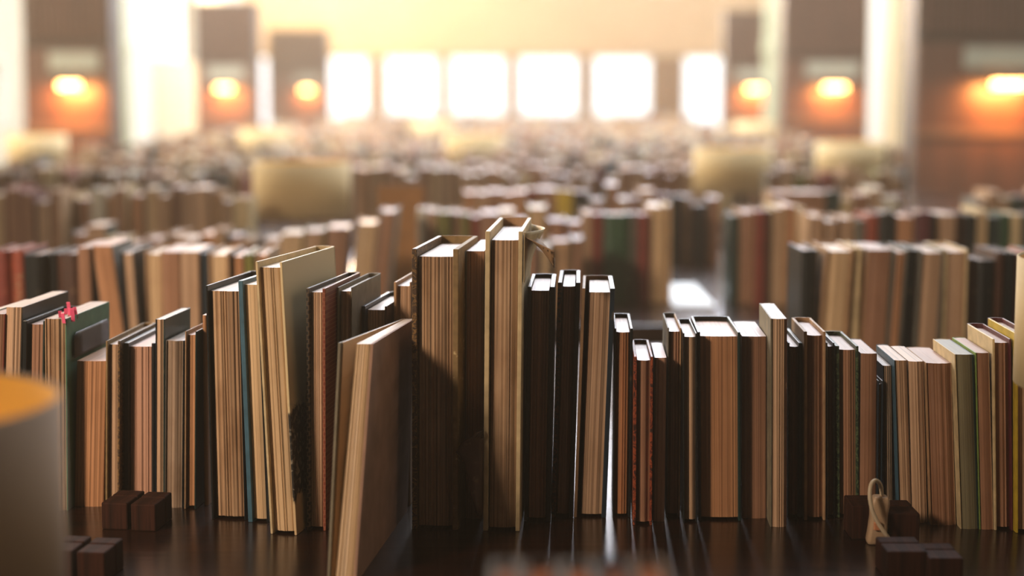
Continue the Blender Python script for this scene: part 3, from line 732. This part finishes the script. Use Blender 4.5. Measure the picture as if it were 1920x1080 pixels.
a = pl(150, 1092); bq = pl(204, 1092); block('nearer dark wood block at the bottom left, right one of its pair', a.x, bq.x, a.y, a.y+.05, .0275, -.12)
a = pl(92, 1088); bq = pl(143, 1088); block('nearer dark wood block at the bottom left, half behind the blurred lamp', a.x, bq.x, a.y, a.y+.05, .0275, -.12)
a = pl(1601, 1018); bq = pl(1662, 1018); block('dark wood block behind the cord switch, left half', a.x, bq.x, a.y+.012, a.y+.055, .034)
a = pl(1664, 1020); bq = pl(1724, 1020); block('dark wood block right of the cord switch', a.x, bq.x, a.y, a.y+.055, .030)
a = pl(1662, 1090); bq = pl(1738, 1090); block('nearest right wood block where the cord ends', a.x, bq.x, a.y, a.y+.05, .0275)
a = pl(1742, 1098); bq = pl(1806, 1098); block('low wood block at the bottom right corner side', a.x, bq.x, a.y, a.y+.05, .025)

p = pl(1645, 1022); Yb = p.y
r = empty('cord_switch', (p.x, p.y, TZ)); tag(r, 'beige inline cord switch standing upright against the dark block', 'switch')
m = MB(); k = Yb/F
prof = [(0, 17), (8, 19), (28, 17), (55, 15.5), (80, 17.5), (90, 16), (94, 12)]
rings = []
for z_, w_ in prof:
    rg = []
    for (ux, uy) in [(-1, -.35), (-.8, -.5), (.8, -.5), (1, -.35), (1, .35), (.8, .5), (-.8, .5), (-1, .35)]:
        rg.append(m.bm.verts.new((ux*w_*k+(z_*.06)*k, uy*.016+.006+(.002 if z_ in (0, 94) else 0)*(-1 if uy > 0 else 1), z_*k)))
    rings.append(rg)
for i in range(len(rings)-1):
    for j in range(8): m.bm.faces.new((rings[i][j], rings[i][(j+1) % 8], rings[i+1][(j+1) % 8], rings[i+1][j])).smooth = True
m.bm.faces.new(list(reversed(rings[0]))); m.bm.faces.new(rings[-1])
m.build('housing', BEIGE, r, bevel=.0012)
m = MB(); m.box(-.0045, .0022, -.0055, .001, 31*k, 47*k); o = m.build('rocker', plain('switch_orange', '#c98862', .3), r, bevel=.001)
m = MB(); pts = []
for (px, py, dy) in ((1652, 936, .006), (1653, 925, .006), (1650, 908, .002), (1641, 901, -.002), (1633, 910, -.008), (1631, 930, -.012), (1635, 955, -.014), (1645, 978, -.014), (1658, 998, -.014), (1670, 1014, -.012), (1682, 1030, -.016)):
    w = at(px, py, Yb+dy); pts.append((w.x, w.y, max(w.z, TZ+.003)))
sm = []
for i in range(len(pts)-1):
    p0 = Vector(pts[max(i-1, 0)]); p1 = Vector(pts[i]); p2 = Vector(pts[i+1]); p3 = Vector(pts[min(i+2, len(pts)-1)])
    for s in range(5):
        t_ = s/5
        sm.append(.5*((2*p1)+(-p0+p2)*t_+(2*p0-5*p1+4*p2-p3)*t_*t_+(-p0+3*p1-3*p2+p3)*t_**3))
sm.append(Vector(pts[-1]))
m.tube([q-Vector((r.location.x, r.location.y, TZ)) for q in sm], .0021, 10); m.build('cord', CORDM, r)

# ---------------------------------------------------------------- blurred books right before the camera
for nm_, c_ in (('brown', '#6a5546'), ('grey', '#8e857a'), ('navy', '#20262c'), ('tan', '#8f735a')):
    CV['near_'+nm_] = cloth('matt_cover_'+nm_, c_, .9, .1, spec=.08)
xs = [(920, 975, 'near_grey', 'amber'), (980, 1045, 'near_brown', 'amber'), (1052, 1118, 'near_grey', 'amber'), (1124, 1178, 'near_navy', 'amber'), (1184, 1250, 'near_tan', 'amber')]
names = ['grey-covered blurred book at the bottom centre, left end of its short row', 'brown-boarded blurred book at the bottom centre, second of its short row', 'blurred grey-boarded book at the bottom centre, middle of its short row',
         'dark blurred book at the bottom centre, fourth of its short row', 'tan blurred book at the bottom centre, right end of its short row']
for (a0, a1, cv, pgn), nm in zip(xs, names):
    Y = .70; x0 = (a0-960)/F*.83; x1 = (a1-960)/F*.83
    r = empty('book', ((x0+x1)/2, Y, TZ)); tag(r, nm, 'book', 'blurred books nearest the camera')
    back_mesh(x1-x0, .2035+R.uniform(-.0015, .0015), .13, 0.0, CV[cv], PG[pgn], True, True, r, False)

# thin white slab put in for the bright patch on the second table
p = pl(1283, 552); r = empty('white_patch', (p.x, p.y, TZ)); tag(r, 'bright white patch on the dark table in the gap', 'card')
m = MB(); m.box(-.044, .044, -.22, .20, .0, .002); m.build('sheet', PATCH_WHITE, r)
p = pl(738, 512); r = empty('small_patch', (p.x, p.y, TZ)); tag(r, 'small bluish-white patch behind the small pale-topped book', 'paper')
m = MB(); m.box(-.03, .03, -.1, .1, .0, .002); m.build('sheet', PATCH_WHITE, r)  # thin white slab put in for a bright bit on the table

# ---------------------------------------------------------------- bookcase ends with picture lights
def case(label, x0, x1, Y, side, lx0, lx1, warmth=1.0, top=1.92):
    r = empty('bookcase', ((x0+x1)/2, Y, 0)); tag(r, label, 'bookcase', 'tall bookcases with lights on their ends')
    a = (x1-x0)/2
    m = MB(); m.box(-a, a, .02, .30, 0, top); m.build('carcass', WOOD_CASE_D, r, bevel=.006)
    m = MB(); m.box(-a+.004, a-.004, 0, .02, .05, 1.42); m.build('end_panel', WOOD_CASE, r)
    m = MB(); m.box(-a, a, -.012, .0, .985, 1.025); m.build('rail', wood('rail_wood', '#5a4030', '#6c4c38', .4), r)
    m = MB()
    n = int((x1-x0)/.035)
    for i in range(n):
        xx = -a+.02+(x1-x0-.04)*(i+.5)/n; m.box(xx-.008, xx+.008, -.006, .02, 1.46, top-.03)
    m.build('slat_panel', WOOD_CASE, r)
    c = (lx0+lx1)/2-(x0+x1)/2; hw = (lx1-lx0)/2
    m = MB(); m.box(c-hw, c+hw, -.014, 0, 1.30, 1.40); m.build('label_holder', HOLDER, r)
    m = MB(); m.tube([(c, 0, 1.285), (c, -.06, 1.285), (c, -.11, 1.262)], .006, 8); m.build('light_arm', METAL, r)
    m = MB(); m.box(c-hw*.9, c+hw*.9, -.135, -.085, 1.245, 1.265); m.build('light_hood', METAL, r)
    m = MB(); m.tube([(c-hw*.40, -.11, 1.225), (c+hw*.40, -.11, 1.225)], .016, 12); m.build('light_tube', BULB, r)
    L = bpy.data.lights.new('picture_light', 'AREA'); L.shape = 'RECTANGLE'; L.size = hw*1.2; L.size_y = .03; L.energy = 8*warmth; L.color = (1, .42, .10)
    o = bpy.data.objects.new('picture_light', L); COL.objects.link(o); o.location = ((x0+x1)/2+c, Y-.11, 1.205)
    o.rotation_euler = (math.radians(28), 0, 0); o.parent = None
case('nearest dark bookcase end on the right, cut by the frame edge', 1.88, 2.50, 8.0, 1, 2.1, 2.46, 1.1)
case('middle right dark bookcase end with glowing picture light', 1.89, 2.49, 12.0, 1, 2.05, 2.42)
case('small far right bookcase end beside the pale column', 1.90, 2.5, 15.4, 1, 2.0, 2.32)
case('large dark bookcase end on the left with orange-lit panel', -2.56, -2.10, 9.0, -1, -2.42, -2.16)
case('second left bookcase end, brown with a round glow', -2.56, -2.07, 13.9, -1, -2.46, -2.16)
case('farthest left bookcase end before the hazy windows', -2.82, -2.12, 19.8, -1, -2.5, -2.2)

# ---------------------------------------------------------------- room
def structure(o): o['kind'] = 'structure'; return o
BW = 30.0; XR, XL, ZC = 4.62, -4.62, 5.2
m = MB(); m.box(XL, XR, -3, BW+.2, -.05, 0); structure(m.build('floor', FLOOR))
m = MB(); m.box(XL, XR, -3, BW+.2, ZC, ZC+.1); structure(m.build('ceiling', wood('ceiling_wood', '#3a2618', '#5a3c26', .6, (20, 2, 20))))
m = MB(); m.box(XL-.2, XR+.2, -3.2, -3, 0, ZC); structure(m.build('wall_front', WOOD_CASE_D))
def wx(px): return (px-960)/F*BW
wins = [(476, 540), (612, 694), (722, 823), (843, 949), (971, 1084), (1111, 1219), (1280, 1352)]
z0w, z1w = .50, 1.82
m = MB()
m.box(XL-.2, XR+.2, BW, BW+.25, 0, z0w); m.box(XL-.2, XR+.2, BW, BW+.25, z1w, 3.2); m.box(XL-.2, XR+.2, BW, BW+.25, 4.9, ZC)
m.box(XL-.2, XL+.3, BW, BW+.25, 3.2, 4.9); m.box(XR-.3, XR+.2, BW, BW+.25, 3.2, 4.9)
structure(m.build('wall_back', WALLM))
edges = [XL-.2]+[v for a, b in wins for v in (wx(a), wx(b))]+[XR+.2]
k = 1
for i in range(0, len(edges), 2):
    m = MB(); m.box(edges[i]+.0, edges[i+1], BW+.0, BW+.25, z0w, z1w); structure(m.build('trim_%d' % k, WALLD)); k += 1
m = MB(); m.box(XL, XR, BW-.08, BW, z1w+.03, z1w+.16); structure(m.build('trim_%d' % k, WALLM)); k += 1
WN = [1]
def window(cx, cy, cz, w, h, ax, power, color, name='window'):
    """opening centre, ax = 'y' (in the back wall) or 'x' (side wall)"""
    s = .03
    def bx(m, u0, u1, v0, v1, d0, d1):
        if ax == 'y': m.box(cx+u0, cx+u1, cy+d0, cy+d1, cz+v0, cz+v1)
        else: m.box(cx+d0, cx+d1, cy+u0, cy+u1, cz+v0, cz+v1)
    m = MB(); bx(m, -w/2, -w/2+s, -h/2, h/2, .0, .08); bx(m, w/2-s, w/2, -h/2, h/2, .0, .08); bx(m, -w/2+s, w/2-s, -h/2, -h/2+s, 0, .08); bx(m, -w/2+s, w/2-s, h/2-s, h/2, 0, .08)
    f = structure(m.build('window_%d' % WN[0], WHITE)); WN[0] += 1
    m = MB(); bx(m, -w/2+s, w/2-s, -h/2+s, h/2-s, .035, .041); m.build('pane', GLASS, f)
    L = bpy.data.lights.new('window_light', 'AREA'); L.shape = 'RECTANGLE'; L.size = w-.02; L.size_y = h-.02; L.energy = power; L.color = color
    o = bpy.data.objects.new('window_light', L); COL.objects.link(o)
    if ax == 'y': o.location = (cx, cy-.02, cz); o.rotation_euler = (math.radians(-90), 0, 0)
    else:
        sg = 1 if cx < 0 else -1
        o.location = (cx+(.1 if cx < 0 else -.02), cy, cz); o.rotation_euler = (math.radians(90), 0, math.radians(-90*sg))
for i, (a, b_) in enumerate(wins):
    w = wx(b_)-wx(a); warm = max(0, 1-i/4)
    window((wx(a)+wx(b_))/2, BW+.04, (z0w+z1w)/2, w, z1w-z0w, 'y', 5*w*1.32, (1, .93-.05*warm, .84-.22*warm))
window(0, BW+.04, 4.05, 8.6, 1.7, 'y', 1000, (.92, .92, 1))
# side walls with their openings
def sidewall(name, x0, x1, openings, mat):
    m = MB(); y = -3.0
    for (a, b_, za, zb_) in openings:
        m.box(x0, x1, y, a, 0, ZC); m.box(x0, x1, a, b_, 0, za); m.box(x0, x1, a, b_, zb_, ZC); y = b_
    m.box(x0, x1, y, BW+.2, 0, ZC); structure(m.build(name, mat))
LO = [(13.2, 15.6, .9, 1.5), (20.2, 25.2, 1.62, 3.2)]
RO = [(18.6, 19.9, .9, 3.0)]
sidewall('wall_left', XL-.2, XL, LO, WALLW); sidewall('wall_right', XR, XR+.2, RO, WALLW)
for (a, b_, za, zb_) in LO: window(XL-.06, (a+b_)/2, (za+zb_)/2, b_-a, zb_-za, 'x', 24*(b_-a)*(zb_-za), (.92, .97, 1))
for (a, b_, za, zb_) in RO: window(XR+.06, (a+b_)/2, (za+zb_)/2, b_-a, zb_-za, 'x', 12*(b_-a)*(zb_-za), (.95, .97, 1))
# columns
def column(label, x, y, w, mat, cap=None):
    r = empty('column', (x, y, 0)); tag(r, label, 'column')
    m = MB(); m.prism([(-w/2, -w/2), (w/2, -w/2), (w/2, w/2), (-w/2, w/2)], [0, ZC]); m.build('shaft', mat, r, bevel=.02)
    if cap:
        m = MB(); m.box(-w*.62, w*.62, -w*.62, w*.62, cap, cap+.12); m.build('collar', mat, r, bevel=.02)
GREENW = plain('pale_green_paint', '#a9ad8c', .6, noise=.04)
column('white column left of centre, in front of the bright side window', lx(271, 17.5), 17.5, .17, WHITE)
column('pale green column between the left bookcase and the white column', lx(232, 15.5), 15.5, .16, GREENW, 1.52)
column('pale column right of centre, beside the small far bookcase', lx(1441, 14.4), 14.4, .11, GREENW, 1.5)
column('narrow white column right of the middle right bookcase', lx(1637, 14.2), 14.2, .08, WHITE)
column('broad cream column left of the nearest right bookcase', lx(1683, 15.5), 15.5, .25, plain('cream_paint', '#c9b48c', .6, noise=.04))

# ---------------------------------------------------------------- light
def area(name, loc, target, size, energy, color, sy=None):
    L = bpy.data.lights.new(name, 'AREA'); L.size = size; L.energy = energy; L.color = color
    if sy: L.shape = 'RECTANGLE'; L.size_y = sy
    o = bpy.data.objects.new(name, L); COL.objects.link(o); o.location = loc
    o.rotation_euler = (Vector(target)-Vector(loc)).to_track_quat('-Z', 'Y').to_euler(); return o
area('near_window_light', (-2.3, -.35, 2.45), (-.8, 1.8, 1.2), .5, 13, (1, .76, .55)).data.spread = math.radians(52)
area('right_fill_light', (2.7, .2, 2.1), (-.1, 1.6, .9), 1.0, 2.4, (1, .60, .42))  # added weak warm fill from the right, no opening behind it
area('overhead_fill', (1.3, 5.6, 5.1), (1.3, 5.2, 0), 3.4, 230, (.80, .90, 1), 3.6)  # added cool fill under the closed ceiling, whitening the book tops
area('overhead_fill', (0, 12.5, 5.1), (0, 12.5, 0), 6.0, 1400, (.97, .95, 1), 8.0)  # added overhead fill for the far tables; the ceiling has no opening
area('overhead_fill', (-1, 21, 4.1), (-1, 30, .8), 7.0, 130, (1, .87, .70), 2.0)  # added wash aimed at the back wall to brighten it
area('side_fill_light', (-4.4, 9.6, 3.2), (1.5, 16, 1.2), 3.0, 520, (1, .88, .72), 1.8)  # added left fill on the columns, no window opening behind it
area('side_fill_light', (-4.4, 6.2, 2.6), (0, 6.0, .9), 3.0, 300, (1, .82, .58), 1.6)  # added warm light from the left, standing before solid wall
area('sun_patch_light', (-3.6, 25.5, 3.6), (-3.3, 30, 2.3), 1.2, 300, (1, .80, .56))  # added unseen light for the sunlit patch on the back wall
area('haze_glow_light', (-3.0, 27.6, 3.5), (-.6, 13, .6), .8, 900, (1, .60, .26))  # added warm light near the back wall that makes the haze glow
area('overhead_fill', (0, 7.3, 5.1), (0, 7.0, 0), 5.0, 260, (.93, .95, 1), 2.4)  # added overhead fill brightening book tops in the middle rows

g = NT('bright_sky'); g.b.inputs['Base Color'].default_value = (0, 0, 0, 1)
g.b.inputs['Emission Color'].default_value = (1, .985, .95, 1); g.b.inputs['Emission Strength'].default_value = 2.2
m = MB(); m.box(-12, 12, BW+4, BW+4.3, -3, 12); m.box(-12.3, -12, -3, BW+4, -3, 12); m.box(12, 12.3, -3, BW+4, -3, 12)
structure(m.build('sky', g.m))
w = bpy.data.worlds.new('sky'); SC.world = w; w.use_nodes = True
bg = w.node_tree.nodes['Background']; bg.inputs[0].default_value = (.85, .93, 1, 1); bg.inputs[1].default_value = 1.6
# thin warm dusty air fills the hall
vs = w.node_tree.nodes.new('ShaderNodeVolumeScatter'); vs.inputs['Density'].default_value = .010; vs.inputs['Anisotropy'].default_value = .55
vs.inputs['Color'].default_value = (1, .76, .50, 1)
w.node_tree.links.new(vs.outputs[0], w.node_tree.nodes['World Output'].inputs['Volume'])

# ---------------------------------------------------------------- camera
cam = bpy.data.cameras.new('camera'); co = bpy.data.objects.new('camera', cam); COL.objects.link(co)
cam.sensor_width = 36; cam.lens = F*36/1920; co.location = (0, 0, CZ); co.rotation_euler = (math.pi/2-PITCH, 0, 0)
cam.dof.use_dof = True; cam.dof.focus_distance = 1.72; cam.dof.aperture_fstop = 2.6; cam.clip_start = .02
SC.camera = co
SC.view_settings.view_transform = 'Standard'; SC.view_settings.look = 'None'; SC.view_settings.exposure = 0; SC.view_settings.gamma = 1
SC.view_settings.use_curve_mapping = False
SC.cycles.max_bounces = 5; SC.cycles.diffuse_bounces = 2; SC.cycles.glossy_bounces = 3; SC.cycles.volume_bounces = 0; SC.cycles.use_adaptive_sampling = True; SC.cycles.adaptive_threshold = .03; SC.cycles.transmission_bounces = 6
SC.cycles.sample_clamp_indirect = 4
